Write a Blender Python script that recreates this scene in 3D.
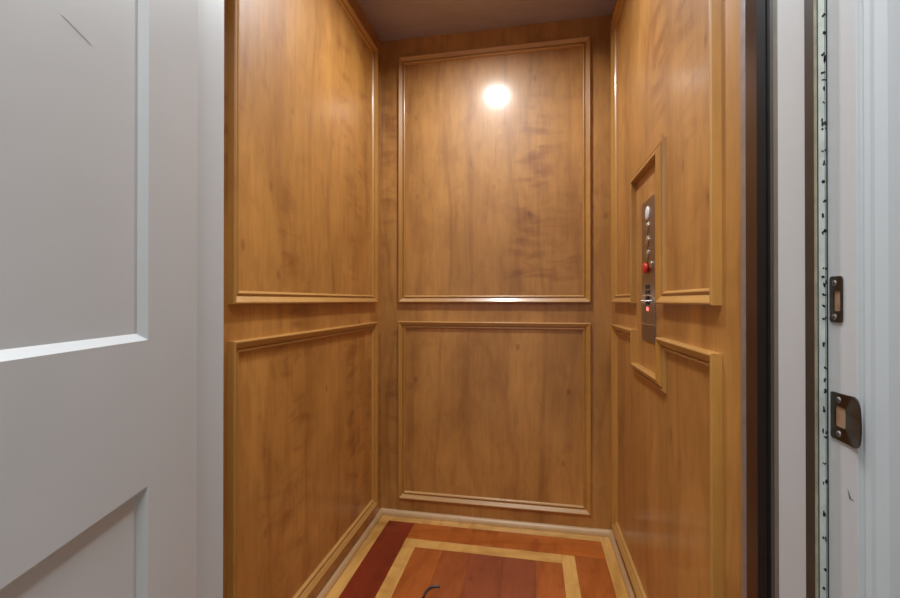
import bpy, bmesh, math, random
from mathutils import Vector, Matrix
for o in list(bpy.data.objects): bpy.data.objects.remove(o)
S = bpy.context.scene
COL = S.collection
PI = math.pi
# ------------------------------------------------------------ camera
cd = bpy.data.cameras.new('camera'); cam = bpy.data.objects.new('camera', cd); COL.objects.link(cam)
cd.sensor_width = 36.0; cd.lens = 429.9 / 900 * 36.0; cd.clip_start = 0.02
cam.location = (0, 0, 1.07)
cam.rotation_euler = (PI/2 + 0.0039, 0.0, 0.1886)
S.camera = cam
# ------------------------------------------------------------ world, lights, exposure
w = bpy.data.worlds.new('world'); S.world = w; w.use_nodes = True
w.node_tree.nodes['Background'].inputs[0].default_value = (.9, .93, 1, 1)
w.node_tree.nodes['Background'].inputs[1].default_value = 0.25
def area(name, loc, rot, size, power, color=(1, 1, 1), shape='SQUARE', spread=PI):
    l = bpy.data.lights.new(name, 'AREA'); l.shape = shape; l.size = size; l.energy = power; l.color = color; l.spread = spread
    o = bpy.data.objects.new(name, l); COL.objects.link(o); o.location = loc; o.rotation_euler = rot
    return o
area('hall_ceiling_lamp', (-0.08, -0.06, 2.52), (0, 0, 0), 0.75, 36, (.955, .985, 1))
area('elevator_downlight_lamp', (-0.215, 1.44, 2.355), (0, 0, 0), 0.13, 12.9, (.93, .98, 1), 'DISK', 2.85)
S.view_settings.view_transform = 'Standard'; S.view_settings.look = 'None'
S.view_settings.exposure = 0.0; S.view_settings.gamma = 1.0; S.view_settings.use_curve_mapping = False

# ------------------------------------------------------------ helpers
XL, XR, YB, YF, ZC = -0.749, 0.358, 2.066, 0.83, 2.378
def link(name, bm, mats, parent=None, smooth=False):
    me = bpy.data.meshes.new(name)
    bmesh.ops.recalc_face_normals(bm, faces=bm.faces)
    if smooth:
        for f in bm.faces: f.smooth = True
    bm.to_mesh(me); bm.free()
    for m in (mats if isinstance(mats, (list, tuple)) else [mats]): me.materials.append(m)
    o = bpy.data.objects.new(name, me); COL.objects.link(o)
    if parent is not None: o.parent = parent
    return o
def empty(name, loc=(0, 0, 0), rz=0):
    o = bpy.data.objects.new(name, None); COL.objects.link(o); o.location = loc; o.rotation_euler = (0, 0, rz)
    o.empty_display_size = .05
    return o
def tag(o, label, cat, group=None):
    o['label'] = label; o['category'] = cat
    if group: o['group'] = group
    return o
def struct(o, label=None):
    o['kind'] = 'structure'
    return o
def box(bm, x0, x1, y0, y1, z0, z1, mi=0, bev=0.0):
    vs = [bm.verts.new((x, y, z)) for x in (x0, x1) for y in (y0, y1) for z in (z0, z1)]
    fs = []
    for q in ((0, 1, 3, 2), (4, 6, 7, 5), (0, 4, 5, 1), (2, 3, 7, 6), (0, 2, 6, 4), (1, 5, 7, 3)):
        f = bm.faces.new([vs[i] for i in q]); f.material_index = mi; fs.append(f)
    if bev:
        es = list({e for f in fs for e in f.edges})
        r = bmesh.ops.bevel(bm, geom=es, offset=bev, segments=2, affect='EDGES', profile=.6)
        for f in r['faces']: f.material_index = mi
    return fs
def bx(*a, bev=0.0):
    bm = bmesh.new(); box(bm, *a, bev=bev); return bm
def lathe(bm, prof, M, n=28, mi=0):
    """prof: list of (radius, height); M places it (height along local z)."""
    rings = []
    for r, h in prof:
        rings.append([bm.verts.new(M @ Vector((max(r, 1e-5)*math.cos(2*PI*i/n), max(r, 1e-5)*math.sin(2*PI*i/n), h))) for i in range(n)])
    for a, b in zip(rings, rings[1:]):
        for i in range(n):
            f = bm.faces.new((a[i], a[(i+1) % n], b[(i+1) % n], b[i])); f.material_index = mi; f.smooth = True
    for rg in (rings[0], rings[-1]):
        f = bm.faces.new(rg); f.material_index = mi
    return bm
def toX(x, y, z):      # local z -> world -x : things mounted on the right-hand wall
    return Matrix.Translation((x, y, z)) @ Matrix(((0, 0, -1, 0), (1, 0, 0, 0), (0, -1, 0, 0), (0, 0, 0, 1)))

# ------------------------------------------------------------ materials
def mat(name):
    m = bpy.data.materials.new(name); m.use_nodes = True
    nt = m.node_tree; return m, nt, nt.nodes['Principled BSDF']
def N(nt, t, **kw):
    n = nt.nodes.new(t)
    for k, v in kw.items():
        if k in n.inputs: n.inputs[k].default_value = v
        else: setattr(n, k, v)
    return n
def ramp(nt, fac, stops):
    r = nt.nodes.new('ShaderNodeValToRGB')
    while len(r.color_ramp.elements) < len(stops): r.color_ramp.elements.new(.5)
    for e, (p, c) in zip(r.color_ramp.elements, stops):
        e.position = p; e.color = (*c, 1) if len(c) == 3 else c
    nt.links.new(fac, r.inputs[0]); return r.outputs[0]
def mixc(nt, fac, a, b, mode='MIX'):
    m = nt.nodes.new('ShaderNodeMix'); m.data_type = 'RGBA'; m.blend_type = mode
    for s, v in ((0, fac), (6, a), (7, b)):
        if hasattr(v, 'links'): nt.links.new(v, m.inputs[s])
        else: m.inputs[s].default_value = v if not isinstance(v, tuple) else (*v, 1)
    return m.outputs[2]
def noise(nt, vec, scale, detail=4, rough=.55, dist=0.0):
    mp = N(nt, 'ShaderNodeMapping'); mp.inputs['Scale'].default_value = scale
    nt.links.new(vec, mp.inputs[0])
    n = N(nt, 'ShaderNodeTexNoise'); n.inputs['Scale'].default_value = 1.0; n.inputs['Detail'].default_value = detail
    n.inputs['Roughness'].default_value = rough; n.inputs['Distortion'].default_value = dist
    nt.links.new(mp.outputs[0], n.inputs['Vector']); return n.outputs[0]
def wood(name, lo, hi, rough=.52, coat=.55, coat_r=.185, figure=1.0, axis='z', off=0.0, spec=.9, grain=1.0):
    m, nt, p = mat(name)
    tc = N(nt, 'ShaderNodeTexCoord'); mp0 = N(nt, 'ShaderNodeMapping'); mp0.inputs['Location'].default_value = (off, off*1.7, off*.6)
    nt.links.new(tc.outputs['Object'], mp0.inputs[0]); vec = mp0.outputs[0]
    st = {'z': lambda a, l: (a, a, l), 'y': lambda a, l: (a, l, a), 'x': lambda a, l: (l, a, a)}[axis]
    fine = noise(nt, vec, st(60, 2.2), 5, .6, .2)
    mid = noise(nt, vec, st(9, 1.1), 4, .6, .8)
    blot = noise(nt, vec, st(3.4, 1.5), 3, .5, .4)
    flame = noise(nt, vec, st(5.5, 17), 2, .5, .5)
    patch = noise(nt, vec, st(3.6, .8), 2, .5, .3)
    wisp = noise(nt, vec, st(22, 3.2), 3, .55, 1.6)
    base = mixc(nt, mid, lo, hi)
    base = mixc(nt, .75*figure, base, ramp(nt, blot, [(.32, tuple(c*.80 for c in lo)), (.68, tuple(min(1, c*1.1) for c in hi))]))
    fmask = ramp(nt, patch, [(.52, (0, 0, 0)), (.66, (figure,)*3)])
    base = mixc(nt, fmask, base, mixc(nt, 1.0, base, ramp(nt, flame, [(.34, (.72, .60, .48)), (.50, (1, 1, 1)), (.7, (1.05, 1.05, 1.05))]), 'MULTIPLY'))
    base = mixc(nt, .6*figure, base, ramp(nt, wisp, [(.34, (.88, .82, .74)), (.50, (1, 1, 1)), (.66, (1.06, 1.06, 1.06))]), 'MULTIPLY')
    wm = N(nt, 'ShaderNodeMapping'); wm.inputs['Scale'].default_value = st(1.0, .30); wm.inputs['Rotation'].default_value = (0, 0, .6); nt.links.new(vec, wm.inputs[0])
    wv = N(nt, 'ShaderNodeTexWave'); wv.inputs['Scale'].default_value = 2.6; wv.inputs['Distortion'].default_value = 9.0
    wv.inputs['Detail'].default_value = 2.5; wv.inputs['Detail Scale'].default_value = 1.1; nt.links.new(wm.outputs[0], wv.inputs['Vector'])
    base = mixc(nt, .65*figure, base, ramp(nt, wv.outputs['Color'], [(.0, (.80, .72, .62)), (.16, (1, 1, 1)), (.8, (1, 1, 1)), (1, (1.06, 1.05, 1.04))]), 'MULTIPLY')
    mott = noise(nt, vec, st(16, 8), 3, .6, .6)
    base = mixc(nt, .8*figure, base, ramp(nt, mott, [(.34, (.86, .79, .70)), (.52, (1, 1, 1)), (.68, (1.07, 1.03, 1.0))]), 'MULTIPLY')
    pore = noise(nt, vec, st(150, 9), 3, .6, 0)
    base = mixc(nt, .5*grain, base, ramp(nt, pore, [(.32, (.84, .78, .70)), (.48, (1, 1, 1))]), 'MULTIPLY')
    base = mixc(nt, .55*grain, base, ramp(nt, fine, [(.3, (.90, .86, .80)), (.62, (1.04, 1.04, 1.04))]), 'MULTIPLY')
    # small dark knots
    vm = N(nt, 'ShaderNodeMapping'); vm.inputs['Scale'].default_value = st(7.5, 4.5); nt.links.new(vec, vm.inputs[0])
    vo = N(nt, 'ShaderNodeTexVoronoi'); vo.inputs['Scale'].default_value = 1.0; nt.links.new(vm.outputs[0], vo.inputs['Vector'])
    base = mixc(nt, .7*figure, base, ramp(nt, vo.outputs['Distance'], [(0, (.30, .22, .16)), (.03, (.55, .44, .36)), (.10, (1, 1, 1))]), 'MULTIPLY')
    nt.links.new(base, p.inputs['Base Color'])
    p.inputs['Roughness'].default_value = rough; p.inputs['Coat Weight'].default_value = coat; p.inputs['Coat Roughness'].default_value = coat_r
    p.inputs['Specular IOR Level'].default_value = spec
    b = N(nt, 'ShaderNodeBump'); b.inputs['Strength'].default_value = .05; b.inputs['Distance'].default_value = .002
    nt.links.new(mid, b.inputs['Height']); nt.links.new(b.outputs[0], p.inputs['Normal'])
    return m
def plain(name, col, rough=.5, metal=0.0, coat=0.0, var=.06, scale=25, emit=0.0, bump=0.0):
    m, nt, p = mat(name)
    tc = N(nt, 'ShaderNodeTexCoord'); n = noise(nt, tc.outputs['Object'], (scale,)*3, 3)
    c = ramp(nt, n, [(.3, tuple(max(0, x*(1-var)) for x in col)), (.7, tuple(min(1, x*(1+var)) for x in col))])
    nt.links.new(c, p.inputs['Base Color'])
    p.inputs['Roughness'].default_value = rough; p.inputs['Metallic'].default_value = metal; p.inputs['Coat Weight'].default_value = coat
    p.inputs['Coat Roughness'].default_value = .1
    if emit:
        nt.links.new(c, p.inputs['Emission Color']); p.inputs['Emission Strength'].default_value = emit
    if bump:
        b = N(nt, 'ShaderNodeBump'); b.inputs['Strength'].default_value = bump; b.inputs['Distance'].default_value = .002
        nt.links.new(n, b.inputs['Height']); nt.links.new(b.outputs[0], p.inputs['Normal'])
    return m
LO, HI = (.44, .192, .030), (.535, .260, .060)
M_wall_l = wood('maple veneer left', LO, HI, off=3.1)
M_wall_b = wood('maple veneer back', LO, HI, off=7.7)
M_wall_r = wood('maple veneer right', LO, HI, off=12.3)
M_mould_v = wood('moulding upright', (.43, .195, .030), (.54, .275, .062), .40, .5, .16, .35)
M_mould_y_lit = wood('moulding along y', (.49, .25, .055), (.62, .345, .11), .40, .5, .16, .35, 'y')  # lighter than the uprights: light on up-facing rails painted into the colour
M_mould_x_lit = wood('moulding along x', (.49, .25, .055), (.62, .345, .11), .40, .5, .16, .35, 'x')  # same lightened colour, for the light that level rails catch
M_shoe_y = wood('shoe moulding along y', (.56, .36, .17), (.66, .45, .24), .4, .5, .16, .3, 'y')
M_shoe_x = wood('shoe moulding along x', (.56, .36, .17), (.66, .45, .24), .4, .5, .16, .3, 'x')
M_ceil = wood('dark ceiling wood', (.40, .36, .44), (.46, .41, .50), .4, .6, .3, .4, 'x')
def fl(n, lo, hi, ax='y', off=0): return wood(n, lo, hi, .34, .35, .09, .9, ax, off, spec=.4, grain=1.0)
M_gold = fl('inlay gold', (.66, .36, .09), (.76, .44, .14), 'y')
M_goldx = fl('inlay gold cross', (.66, .36, .09), (.76, .44, .14), 'x')
M_red = fl('plank dark red', (.20, .025, .009), (.27, .038, .012), 'y')
M_org = fl('plank orange brown', (.40, .10, .015), (.50, .14, .022), 'x', 2)
M_orgy = fl('plank orange brown long', (.36, .085, .014), (.44, .12, .022), 'y', 5)
M_mid = fl('plank brown', (.31, .075, .017), (.39, .10, .024), 'y', 9)
M_pur = fl('plank reddish brown', (.27, .060, .020), (.33, .085, .03), 'y', 14)
M_white = plain('white paint', (.57, .59, .605), .42, var=.015, scale=8, bump=.02)
M_hallwall = plain('hall wall paint', (.60, .60, .60), .7, var=.02, scale=10)
M_hallfloor = plain('hall floor', (.32, .25, .19), .4, var=.2, scale=6)
M_black = plain('black enamel', (.008, .009, .010), .6, var=.2)
M_black.node_tree.nodes['Principled BSDF'].inputs['Specular IOR Level'].default_value = .15
M_dark = plain('dark stop paint', (.040, .032, .026), .45, var=.15)
M_strip = plain('pale seal strip', (.50, .53, .49), .35, var=.12, scale=60)
M_brass = plain('dull brass bead', (.33, .31, .22), .4, .2, var=.2, scale=50)
M_edge = plain('grey green steel', (.20, .21, .19), .4, .3, var=.1)
M_track = plain('dark grey track', (.05, .05, .047), .5, var=.15)
M_alu = plain('brushed aluminium', (.34, .31, .31), .45, .6, var=.12, scale=40)
M_gate = plain('dark gate panel', (.040, .015, .009), .3, 0, 0, var=.2, scale=12)
M_steel = plain('brushed stainless steel', (.42, .37, .33), .33, 1.0, var=.08, scale=70)
M_chrome = plain('chrome', (.75, .74, .72), .12, 1.0, var=.03)
M_bronze = plain('antique nickel strike', (.11, .095, .08), .3, 1.0, var=.15, scale=40)
M_hole = plain('bare wood in mortise', (.36, .22, .13), .7, var=.2, scale=80)
M_lens = plain('white lens', (.80, .80, .82), .25, var=.02)
M_redb = plain('red plastic', (.62, .02, .012), .25, coat=.5, var=.05)
M_led = plain('lit red indicator', (1, .12, .10), .4, emit=3.0, var=.02)
M_glow = plain('lamp lens', (.95, .98, 1), .4, emit=8.0, var=.01)
M_scuff = plain('grey scuff', (.16, .16, .16), .6, var=.1)
M_mark = plain('dark flake', (.02, .02, .018), .6, var=.2)

# ------------------------------------------------------------ cab shell
struct(link('wall_left', bx(XL-.03, XL, YF, YB, 0, ZC), M_wall_l))
struct(link('wall_right', bx(XR, XR+.03, YF, YB, 0, ZC), M_wall_r))
struct(link('wall_back', bx(XL-.03, XR+.03, YB, YB+.03, 0, ZC), M_wall_b))
struct(link('ceiling', bx(XL-.03, XR+.03, YF, YB+.03, ZC, ZC+.03), M_ceil))
# inlaid floor : each board and band a block of the one floor
bm = bmesh.new()
fm = [M_gold, M_goldx, M_red, M_org, M_orgy, M_mid, M_pur]
xs = [XL, -.686, -.557, -.500, .120, .174, .299, XR]; ys = [YF, .89, 1.02, 1.08, 1.81, 1.872, 2.005, YB]
g = .0002
def plank(x0, x1, y0, y1, mi): box(bm, x0+g, x1-g, y0+g, y1-g, -.02, 0, mi)
plank(xs[0], xs[1], ys[0], ys[7], 0); plank(xs[6], xs[7], ys[0], ys[7], 0)
plank(xs[1], xs[6], ys[6], ys[7], 1); plank(xs[1], xs[6], ys[0], ys[1], 1)
plank(xs[1], xs[2], ys[1], ys[6], 2); plank(xs[2], xs[6], ys[5], ys[6], 3)
plank(xs[5], xs[6], ys[1], ys[5], 4); plank(xs[2], xs[5], ys[1], ys[2], 3)
plank(xs[2], xs[3], ys[2], ys[5], 0); plank(xs[4], xs[5], ys[2], ys[5], 0)
plank(xs[3], xs[4], ys[4], ys[5], 1); plank(xs[3], xs[4], ys[2], ys[3], 1)
cx = [-.50, -.378, -.256, -.12, .014, .12]
for i, mi in enumerate((4, 5, 6, 6, 4)): plank(cx[i], cx[i+1], ys[3], ys[4], mi)
box(bm, XL-.03, XR+.03, YF, YB+.03, -.05, -.02, 5)
struct(link('floor', bm, fm))

# ------------------------------------------------------------ panel mouldings (mitred lengths swept round each panel)
PROF = [(0, 0), (0, .017), (.0015, .0195), (.004, .0205), (.0065, .0198), (.020, .0110), (.0212, .0045), (.0243, .0042),
        (.0255, .0085), (.0285, .0098), (.031, .0085), (.033, .005), (.0345, .003), (.035, 0)]
fmap = {'L': lambda s, z, d: (XL+d, s, z), 'R': lambda s, z, d: (XR-d, s, z), 'B': lambda s, z, d: (s, YB-d, z)}
def frame(name, side, poly):
    root = struct(empty(name, fmap[side](sum(p[0] for p in poly)/len(poly), min(p[1] for p in poly), 0)))
    n = len(poly); P = [Vector(p) for p in poly]
    def inward(i):
        d = (P[(i+1) % n]-P[i]).normalized(); return Vector((-d.y, d.x))
    for i in range(n):
        nrm = [inward((i-1) % n), inward(i), inward((i+1) % n)]
        m0 = (nrm[0]+nrm[1])/(1+nrm[0].dot(nrm[1])); m1 = (nrm[1]+nrm[2])/(1+nrm[1].dot(nrm[2]))
        bm = bmesh.new()
        A = []; B = []
        for wdt, d in PROF:
            a = P[i]+m0*wdt; b = P[(i+1) % n]+m1*wdt
            A.append(bm.verts.new(fmap[side](a.x, a.y, d))); B.append(bm.verts.new(fmap[side](b.x, b.y, d)))
        k = len(PROF)
        for j in range(k): bm.faces.new((A[j], A[(j+1) % k], B[(j+1) % k], B[j]))
        bm.faces.new(A); bm.faces.new(B)
        horiz = abs((P[(i+1) % n]-P[i]).x) > abs((P[(i+1) % n]-P[i]).y)
        mt = (M_mould_x_lit if side == 'B' else M_mould_y_lit) if horiz else M_mould_v
        bmesh.ops.translate(bm, verts=bm.verts, vec=-root.location)
        link('rail' if horiz else 'stile', bm, mt, root)
def rect(a, b, z0, z1): return [(a, z0), (b, z0), (b, z1), (a, z1)]
ZT, ZM1, ZM2, ZB = 2.282, 1.061, .968, .090
frame('trim_1', 'L', rect(.953, 1.972, ZM1, ZT))
frame('trim_2', 'L', rect(.953, 1.972, ZB, ZM2))
frame('trim_3', 'B', rect(-.654, .264, ZM1, ZT))
frame('trim_4', 'B', rect(-.654, .264, ZB, ZM2))
na, nb, nz0, nz1 = 1.288, 1.592, .853, 1.480
frame('trim_5', 'R', [(.908, ZM1), (na, ZM1), (na, nz1), (nb, nz1), (nb, ZM1), (1.972, ZM1), (1.972, ZT), (.908, ZT)])
frame('trim_6', 'R', [(.908, ZB), (1.972, ZB), (1.972, ZM2), (nb, ZM2), (nb, nz0), (na, nz0), (na, ZM2), (.908, ZM2)])
# shoe mouldings along the floor
SH = [(0, 0), (.0175, 0), (.0175, .006), (.0165, .012), (.0135, .018), (.009, .0225), (.004, .025), (0, .0255)]
def shoe(name, pts, mt):
    bm = bmesh.new(); R = [[bm.verts.new(q) for q in row] for row in pts]; k = len(SH)
    for j in range(k): bm.faces.new((R[0][j], R[0][(j+1) % k], R[1][(j+1) % k], R[1][j]))
    bm.faces.new(R[0]); bm.faces.new(R[1]); struct(link(name, bm, mt))
e = .0008
shoe('baseboard_left', [[(XL+d, YF, z+e) for d, z in SH], [(XL+d, YB-d, z+e) for d, z in SH]], M_shoe_y)
shoe('baseboard_right', [[(XR-d, YF, z+e) for d, z in SH], [(XR-d, YB-d, z+e) for d, z in SH]], M_shoe_y)
shoe('baseboard_back', [[(XL+d, YB-d, z+e) for d, z in SH], [(XR-d, YB-d, z+e) for d, z in SH]], M_shoe_x)

# ------------------------------------------------------------ hall: wall with the doorway, floor, ceiling, far walls
JL, JR, HT = -.55, .349, 2.04      # jamb faces, head height
WY0, WY1 = .545, .69
def hallwall(name, *a): struct(link(name, bx(*a), M_hallwall))
bm = bmesh.new()
box(bm, -1.7, JL-.019, WY0, WY1, 0, 2.62); box(bm, JR+.019, 1.8, WY0, .695, 0, 2.62); box(bm, JL-.019, JR+.019, WY0, WY1, HT+.019, 2.62)
struct(link('wall_front', bm, M_hallwall))
hallwall('wall_hall_left', -1.78, -1.7, -2.4, .69, 0, 2.62)
hallwall('wall_hall_right', 1.8, 1.88, -2.4, .69, 0, 2.62)
hallwall('wall_hall_far', -1.78, 1.88, -2.48, -2.4, 0, 2.62)
hallwall('ceiling_hall', -1.78, 1.88, -2.48, .69, 2.62, 2.70)
struct(link('floor_hall', bx(-1.78, 1.88, -2.48, YF-.015, -.05, 0), M_hallfloor))

# ------------------------------------------------------------ door frame in the wall
fr = struct(empty('door_frame', (0, .6, 0)))
def fp(name, bm, m, parent=fr, sm=False):
    bmesh.ops.translate(bm, verts=bm.verts, vec=(0, -.6, 0)); return link(name, bm, m, parent, sm)
fp('jamb', bx(JL-.019, JL, WY0, .69, 0, HT, bev=.001), M_white)
jr = fp('jamb', bx(JR, JR+.019, WY0, .699, 0, HT, bev=.0012), M_white)
fp('head_jamb', bx(JL-.019, JR+.019, WY0, .69, HT, HT+.019, bev=.001), M_white)
ST = .592
fp('door_stop', bx(JL, JL+.011, ST, ST+.036, 0, HT, bev=.001), M_white)
fp('door_stop', bx(JL+.011, JR-.011, ST, ST+.024, HT-.011, HT), M_white)
o = fp('door_stop', bx(JR-.0135, JR, ST+.0012, ST+.0195, 0, HT-.011), M_dark); o['label'] = 'dark brown door stop'
# pale seal strip on the stop's front, with the dark flakes worn into it
random.seed(5)
bm = bmesh.new()
box(bm, JR-.0096, JR-.0020, ST-.0006, ST+.0012, 0, HT-.011, 0)
box(bm, JR-.0136, JR-.0112, ST-.0004, ST+.0014, 0, HT-.011, 2)
box(bm, JR-.0112, JR-.0096, ST+.0004, ST+.0012, 0, HT-.011, 1)
box(bm, JR-.0020, JR, ST-.0003, ST+.0012, 0, HT-.011, 1)
box(bm, JR-.0032, JR-.0028, ST-.0009, ST+.0008, 0, HT-.011, 3)
def f_z(v): return 1.07+(299-v)/430*.516+.002
marks = [(14, 5), (31, 9), (54, 5), (58, 10), (72, 5), (79, 3), (90, 9), (102, 3), (121, 10), (128, 4), (150, 4), (163, 6), (181, 5), (200, 4), (216, 6), (232, 8),
         (268, 4), (276, 4), (285, 9), (294, 4), (306, 3), (318, 5), (345, 6), (368, 4), (380, 4), (391, 5), (409, 7), (432, 8), (437, 3), (482, 7), (513, 8), (538, 6), (570, 5), (589, 5), (463, 3)]
for v, h in marks:
    z = f_z(v); hh = h*.516/430*.5
    for k in range(3):
        c = z+random.uniform(-hh, hh)*.6; yc = JR-.0040+random.uniform(-.0022, .0016); ww = random.uniform(.0006, .0016)
        pts = [(yc+ww*math.cos(a)*random.uniform(.6, 1.3), c+hh*.6*math.sin(a)*random.uniform(.5, 1.2)) for a in [2*PI*i/7 for i in range(7)]]
        top = [bm.verts.new((x, ST-.0009, zz)) for x, zz in pts]; bot = [bm.verts.new((x, ST-.0005, zz)) for x, zz in pts]
        f = bm.faces.new(top); f.material_index = 1
        for i in range(7):
            f = bm.faces.new((top[i], top[(i+1) % 7], bot[(i+1) % 7], bot[i])); f.material_index = 1
o = fp('weatherstrip', bm, [M_strip, M_mark, M_brass, M_dark]); o['label'] = 'pale weatherstrip flecked with black'
# casing : stepped profile round the opening, both legs and the head
CP = [(.005, 0), (.005, -.0035), (.009, -.0055), (.013, -.0060), (.016, -.0075), (.022, -.0105), (.034, -.0120), (.058, -.0140), (.070, -.0165), (.072, -.0165), (.072, 0)]
def casing(side):
    bm = bmesh.new()
    def pt(wd, d, top):
        if side == 'R': return (JR+wd, WY0+d, HT+wd if top else 0)
        if side == 'L': return (JL-wd, WY0+d, HT+wd if top else 0)
        return ((JR+wd) if top else (JL-wd), WY0+d, HT+wd)
    A = [bm.verts.new(pt(a, b, 0)) for a, b in CP]; B = [bm.verts.new(pt(a, b, 1)) for a, b in CP]; k = len(CP)
    for j in range(k): bm.faces.new((A[j], A[(j+1) % k], B[(j+1) % k], B[j]))
    bm.faces.new(A); bm.faces.new(B); fp('casing', bm, M_white)
for s in 'LRH': casing(s)
# small dark nick on the right jamb
bm = bmesh.new()
pts = [(.5545, .8620), (.5568, .8655), (.5600, .8705), (.5592, .8655), (.5575, .8600), (.5505, .8615)]
A = [bm.verts.new((JR-.0004, y, z-.012)) for y, z in pts]; B = [bm.verts.new((JR, y, z-.012)) for y, z in pts]
bm.faces.new(A)
for i in range(6): bm.faces.new((A[i], A[(i+1) % 6], B[(i+1) % 6], B[i]))
fp('scuff_mark', bm, M_scuff)
# steel edge behind the right jamb
o = fp('edge_strip', bx(JR-.0005, JR+.019, .699, .7090, 0, HT, bev=.0008), M_edge); o['label'] = 'grey steel edge strip'

# ------------------------------------------------------------ white two-panel door, standing open on the left
DW = .895; DT = .044
d = struct(empty('door_1', (-.50, .57, 0), math.radians(-74.1)))
def dpart(name, bm, m=M_white): return link(name, bm, m, d)
SW, W, RC = .122, .0085, .008
zs = [.012, .24, .841, 1.0215, 1.915, 2.028]    # bottom rail, lower panel, lock rail, upper panel, top rail
bm = bmesh.new(); box(bm, 0, SW, -DT, 0, zs[0], zs[5]); dpart('stile', bm)
bm = bmesh.new(); box(bm, DW-SW, DW, -DT, 0, zs[0], zs[5]); dpart('stile', bm)
for a, b in ((0, 1), (2, 3), (4, 5)): dpart('rail', bx(SW, DW-SW, -DT, 0, zs[a], zs[b]))
def panel(z0, z1, scuff=False):
    bm = bmesh.new()
    for s, y0 in ((1, 0.0), (-1, -DT)):
        o = [bm.verts.new(p) for p in ((SW, y0, z0), (DW-SW, y0, z0), (DW-SW, y0, z1), (SW, y0, z1))]
        yi = y0-s*RC
        i = [bm.verts.new(p) for p in ((SW+W, yi, z0+W), (DW-SW-W, yi, z0+W), (DW-SW-W, yi, z1-W), (SW+W, yi, z1-W))]
        for k in range(4): bm.faces.new((o[k], o[(k+1) % 4], i[(k+1) % 4], i[k]))
        bm.faces.new(i)
    for k in range(4): pass
    if scuff:
        rs = [(.207, 1.336), (.216, 1.3375), (.230, 1.3400), (.245, 1.3425), (.240, 1.3435), (.226, 1.3425), (.212, 1.3395)]
        A = [bm.verts.new((x, -RC+.0003, z)) for x, z in rs]; f = bm.faces.new(A); f.material_index = 1
        B = [bm.verts.new((x, -RC, z)) for x, z in rs]
        for k in range(7):
            f = bm.faces.new((A[k], A[(k+1) % 7], B[(k+1) % 7], B[k])); f.material_index = 1
    return bm
M_smudge = plain('faint smudge', (.50, .515, .528), .5, var=.02)
link('panel', panel(zs[3], zs[4], True), [M_white, M_smudge], d)
link('panel', panel(zs[1], zs[2]), M_white, d)
# hinges on the hidden edge
for z in (.25, 1.05, 1.80):
    bm = bmesh.new(); lathe(bm, [(.0065, -.05), (.0065, .05)], Matrix.Translation((-.006, -DT-.004, z)), 14)
    box(bm, -.0015, .0, -DT, -.006, z-.05, z+.05); dpart('hinge', bm, M_bronze)

# ------------------------------------------------------------ strike plates on the right jamb
def plate_with_hole(outline, hole, x0, x1):
    bm = bmesh.new()
    def lp(pts):
        v = [bm.verts.new((x1, y, z)) for y, z in pts]
        return [bm.edges.new((v[i], v[(i+1) % len(v)])) for i in range(len(v))]
    es = lp(outline)+lp(hole)
    bmesh.ops.triangle_fill(bm, use_beauty=True, use_dissolve=False, edges=es)
    r = bmesh.ops.extrude_face_region(bm, geom=list(bm.faces))
    for v in [q for q in r['geom'] if isinstance(q, bmesh.types.BMVert)]: v.co.x = x0
    return bm
def arc(cy, cz, r, a0, a1, n=8): return [(cy+r*math.cos(math.radians(a0+(a1-a0)*i/n)), cz+r*math.sin(math.radians(a0+(a1-a0)*i/n))) for i in range(n+1)]
def rrect(y0, y1, z0, z1, r): return arc(y1-r, z1-r, r, 0, 90, 5)+arc(y0+r, z1-r, r, 90, 180, 5)+arc(y0+r, z0+r, r, 180, 270, 5)+arc(y1-r, z0+r, r, 270, 360, 5)
def screw(y, z, parent, x=JR-.0018, r=.0036):
    bm = bmesh.new(); lathe(bm, [(r, 0), (r*.95, .0006), (r*.6, .0010), (0.0001, .0011)], toX(x, y, z), 16)
    box(bm, x-.0013, x-.0009, y-r*.75, y+r*.75, z-.0004, z+.0004, 1); box(bm, x-.0013, x-.0009, y-.0004, y+.0004, z-r*.75, z+r*.75, 1)
    bmesh.ops.translate(bm, verts=bm.verts, vec=-parent.location); link('screw', bm, [M_alu, M_mark], parent)
def strike(name, outline, hole, screws, label, lip=None):
    root = empty(name, (JR, sum(p[0] for p in outline)/len(outline), min(p[1] for p in outline)))
    tag(root, label, 'strike plate')
    bm = plate_with_hole(outline, hole, JR-.0001, JR-.0018)
    if lip:
        for v in bm.verts:
            if v.co.y < lip: v.co.x -= (lip-v.co.y)**2*9 - .0
    bmesh.ops.translate(bm, verts=bm.verts, vec=-root.location); link('plate', bm, M_bronze, root)
    ys_ = [p[0] for p in hole]; zs_ = [p[1] for p in hole]
    bm = bx(JR-.0006, JR-.0001, min(ys_), max(ys_), min(zs_), max(zs_)); bmesh.ops.translate(bm, verts=bm.verts, vec=-root.location)
    o = link('mortise', bm, M_hole, root); o['label'] = 'bare tan wood showing in the opening'
    for y, z in screws: screw(y, z, root)
strike('deadbolt_strike', rrect(.566, .5865, 1.0445, 1.0985, .004), rrect(.5675+.001, .5795, 1.058, 1.0815, .0012),
       [(.5775, 1.0905), (.5775, 1.0510)], 'small dark rectangular strike plate, upper of the two on the white right jamb')
z0, z1 = .909, .9632
outl = [(.5885, z0+.003), (.5885, z1-.003)] + arc(.5855, z1-.003, .003, 0, 90, 3) + [(.572, z1)] + arc(.5575, z1-.0215, .0225, 78, 160, 8) + [(.5325, .940), (.5325, .932)] + arc(.5575, z0+.0215, .0225, 200, 282, 8) + [(.572, z0)] + arc(.5855, z0+.003, .003, 270, 360, 3)
outl = [(y-.0030-(.0045 if y < .565 else 0), z) for y, z in outl]
cl = []
for p in outl:
    if not cl or (Vector(p)-Vector(cl[-1])).length > .0004: cl.append(p)
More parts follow.
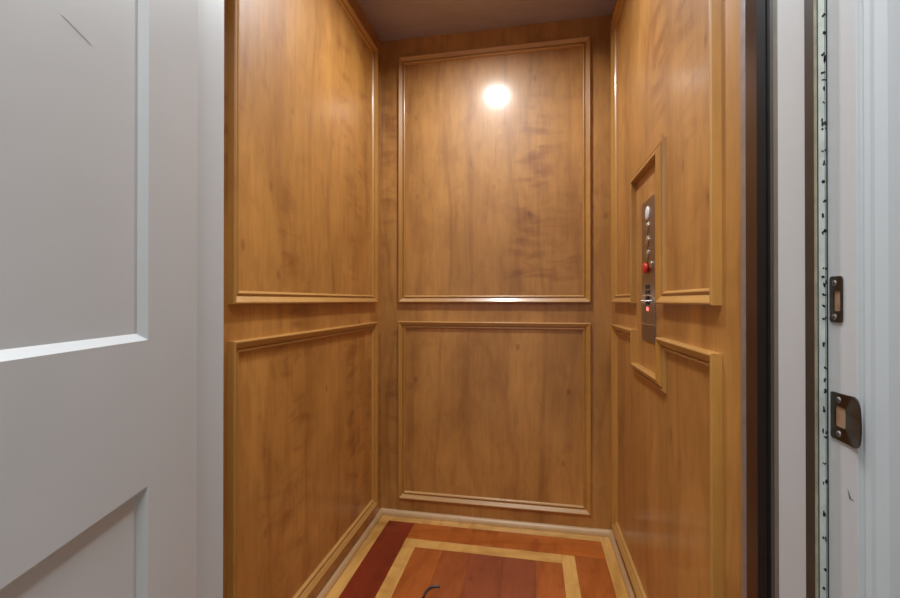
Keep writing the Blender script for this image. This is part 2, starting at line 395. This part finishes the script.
if (Vector(cl[0])-Vector(cl[-1])).length < .0004: cl.pop()
strike('latch_strike', cl, rrect(.5605, .5775, .9245, .9480, .002), [(.5710, .9555), (.5710, .9165)],
       'D-shaped dark metal latch strike plate with rounded lip on the white right jamb', lip=.556)

# ------------------------------------------------------------ folded gate standing between the cab and the frame
gt = tag(empty('folding_gate', (.36, .76, 0)), 'dark glossy brown gate stacked upright beside the white right jamb', 'gate')
def gp(name, bm, m, label=None):
    bmesh.ops.translate(bm, verts=bm.verts, vec=-gt.location); o = link(name, bm, m, gt)
    if label: o['label'] = label
gp('gate_panel', bx(.353, .3575, .7606, .8035, .012, 2.3, bev=.0008), M_gate)
bm = bmesh.new(); box(bm, .3492, .372, .7205, .7606, .006, 2.32, bev=.003); box(bm, .3475, .352, .728, .731, .006, 2.32)
gp('gate_post', bm, M_black, 'black gate post')
gp('slide_track', bx(.3492, .372, .7105, .7200, .006, 2.32, bev=.001), M_track, 'dark grey slide track')
gp('edge_channel', bx(.3535, .3575, .8040, .8220, .006, 2.32, bev=.0012), M_alu, 'silver edge channel')

# ------------------------------------------------------------ car operating panel on the right wall
cp = tag(empty('elevator_control_panel', (XR, 1.433, .943)), 'tall narrow steel elevator control panel with round buttons on the right wood wall', 'control panel')
def cpart(name, bm, m, parent=cp, label=None, base=None):
    loc = base if base is not None else cp.location
    bmesh.ops.translate(bm, verts=bm.verts, vec=-Vector(loc))
    o = link(name, bm, m, parent)
    if parent is not cp: o.location = Vector(loc)-Vector(cp.location)
    if label: o['label'] = label
    return o
PX = XR-.003; PY = 1.432
cpart('face_plate', bx(PX, XR-.0002, 1.355, 1.509, .943, 1.386, bev=.0008), M_steel)
bm = bmesh.new(); lathe(bm, [(.0215, 0), (.0215, .002), (.019, .0035), (.012, .005), (.0001, .0055)], toX(PX, PY+.002, 1.343), 32)
cpart('indicator_lens', bm, M_lens, label='round white indicator lens')
for z in (1.303, 1.259, 1.2165):
    bm = bmesh.new(); lathe(bm, [(.0135, 0), (.0135, .003), (.0115, .0045), (.0105, .0040), (.0100, .0022), (.0095, .0045), (.006, .0062), (.0001, .0066)], toX(PX, PY, z), 24)
    b = cpart('floor_button', bm, M_chrome)
    bm = bmesh.new(); vs = [bm.verts.new((PX-x, PY+dy, z-.0225+dz)) for x in (0, .0006) for dy, dz in ((-.012, .005), (-.009, .008), (.011, -.005), (.009, -.008))]
    bm.faces.new(vs[:4]); bm.faces.new(vs[4:])
    for i in range(4): bm.faces.new((vs[i], vs[(i+1) % 4], vs[4+(i+1) % 4], vs[4+i]))
    cpart('engraved_mark', bm, M_mark, label='black engraved mark')
bm = bmesh.new(); lathe(bm, [(.009, 0), (.009, .003), (.0165, .004), (.018, .007), (.017, .011), (.012, .0135), (.0001, .0145)], toX(PX, PY+.002, 1.171), 28)
cpart('stop_button', bm, M_redb, label='red mushroom stop button')
bm = bmesh.new(); lathe(bm, [(.0115, 0), (.0115, .0035), (.008, .005), (.0001, .005)], toX(PX, PY-.042, 1.180), 20)
cpart('key_switch', bm, M_chrome, label='chrome key switch')
for z in (1.1130, 1.0965, 1.0625):
    bm = bmesh.new()
    box(bm, PX-.0035, PX, PY-.018, PY+.018, z-.006, z+.006, bev=.0010)
    cpart('rocker_switch', bm, M_mark, label='black rocker switch')
for z in (1.0855, 1.0700):
    bm = bmesh.new(); box(bm, PX-.006, PX, 1.366, 1.500, z-.0018, z+.0018, bev=.0008); cpart('bracket_bar', bm, M_chrome, label='bright bracket bar')
bm = bmesh.new(); box(bm, PX-.004, PX, PY-.014, PY+.014, 1.0715, 1.084, bev=.001); cpart('display_window', bm, M_mark, label='black display window')
bm = bmesh.new(); lathe(bm, [(.0062, 0), (.006, .002), (.004, .0032), (.0001, .0035)], toX(PX, PY+.004, 1.044), 18)
cpart('signal_light', bm, M_led, label='lit red signal light')
bm = bmesh.new(); box(bm, PX-.005, PX, 1.362, 1.503, .9945, .9980, bev=.0008); cpart('door_lip', bm, M_chrome, label='bright lip of the lower compartment')
bm = bmesh.new(); box(bm, PX-.0016, PX, 1.362, 1.503, .952, .9940, bev=.0006)
cpart('compartment_door', bm, M_steel)

# ------------------------------------------------------------ recessed light in the cab ceiling
dl = tag(empty('recessed_light', (-.215, 1.44, ZC)), 'round recessed light in the middle of the dark elevator ceiling', 'light')
bm = bmesh.new(); lathe(bm, [(.062, 0), (.060, .010), (.070, .0125), (.078, .008), (.080, 0)], Matrix.Translation((0, 0, 0)) @ Matrix.Scale(-1, 4, (0, 0, 1)), 40)
link('trim_ring', bm, M_alu, dl)
bm = bmesh.new(); lathe(bm, [(.058, 0), (.058, .003), (.05, .005), (.0001, .006)], Matrix.Scale(-1, 4, (0, 0, 1)), 40)
link('lens', bm, M_glow, dl)

# ------------------------------------------------------------ dark curl lying on the floor
cu = bpy.data.curves.new('wire_scrap', 'CURVE'); cu.dimensions = '3D'; cu.bevel_depth = .0042; cu.bevel_resolution = 3
sp = cu.splines.new('BEZIER'); pts = [(-.385, 1.500), (-.381, 1.540), (-.368, 1.562), (-.340, 1.573)]
sp.bezier_points.add(len(pts)-1)
for b, (x, y) in zip(sp.bezier_points, pts): b.co = (x, y, .0044); b.handle_left_type = b.handle_right_type = 'AUTO'
tmp = bpy.data.objects.new('tmp', cu); COL.objects.link(tmp)
me = bpy.data.meshes.new_from_object(tmp.evaluated_get(bpy.context.evaluated_depsgraph_get())); bpy.data.objects.remove(tmp)
me.materials.clear(); me.materials.append(plain('dark rubber', (.05, .045, .045), .4))
ws = bpy.data.objects.new('wire_scrap', me); COL.objects.link(ws)
tag(ws, 'short dark curl of wire lying on the red wood floor', 'wire')
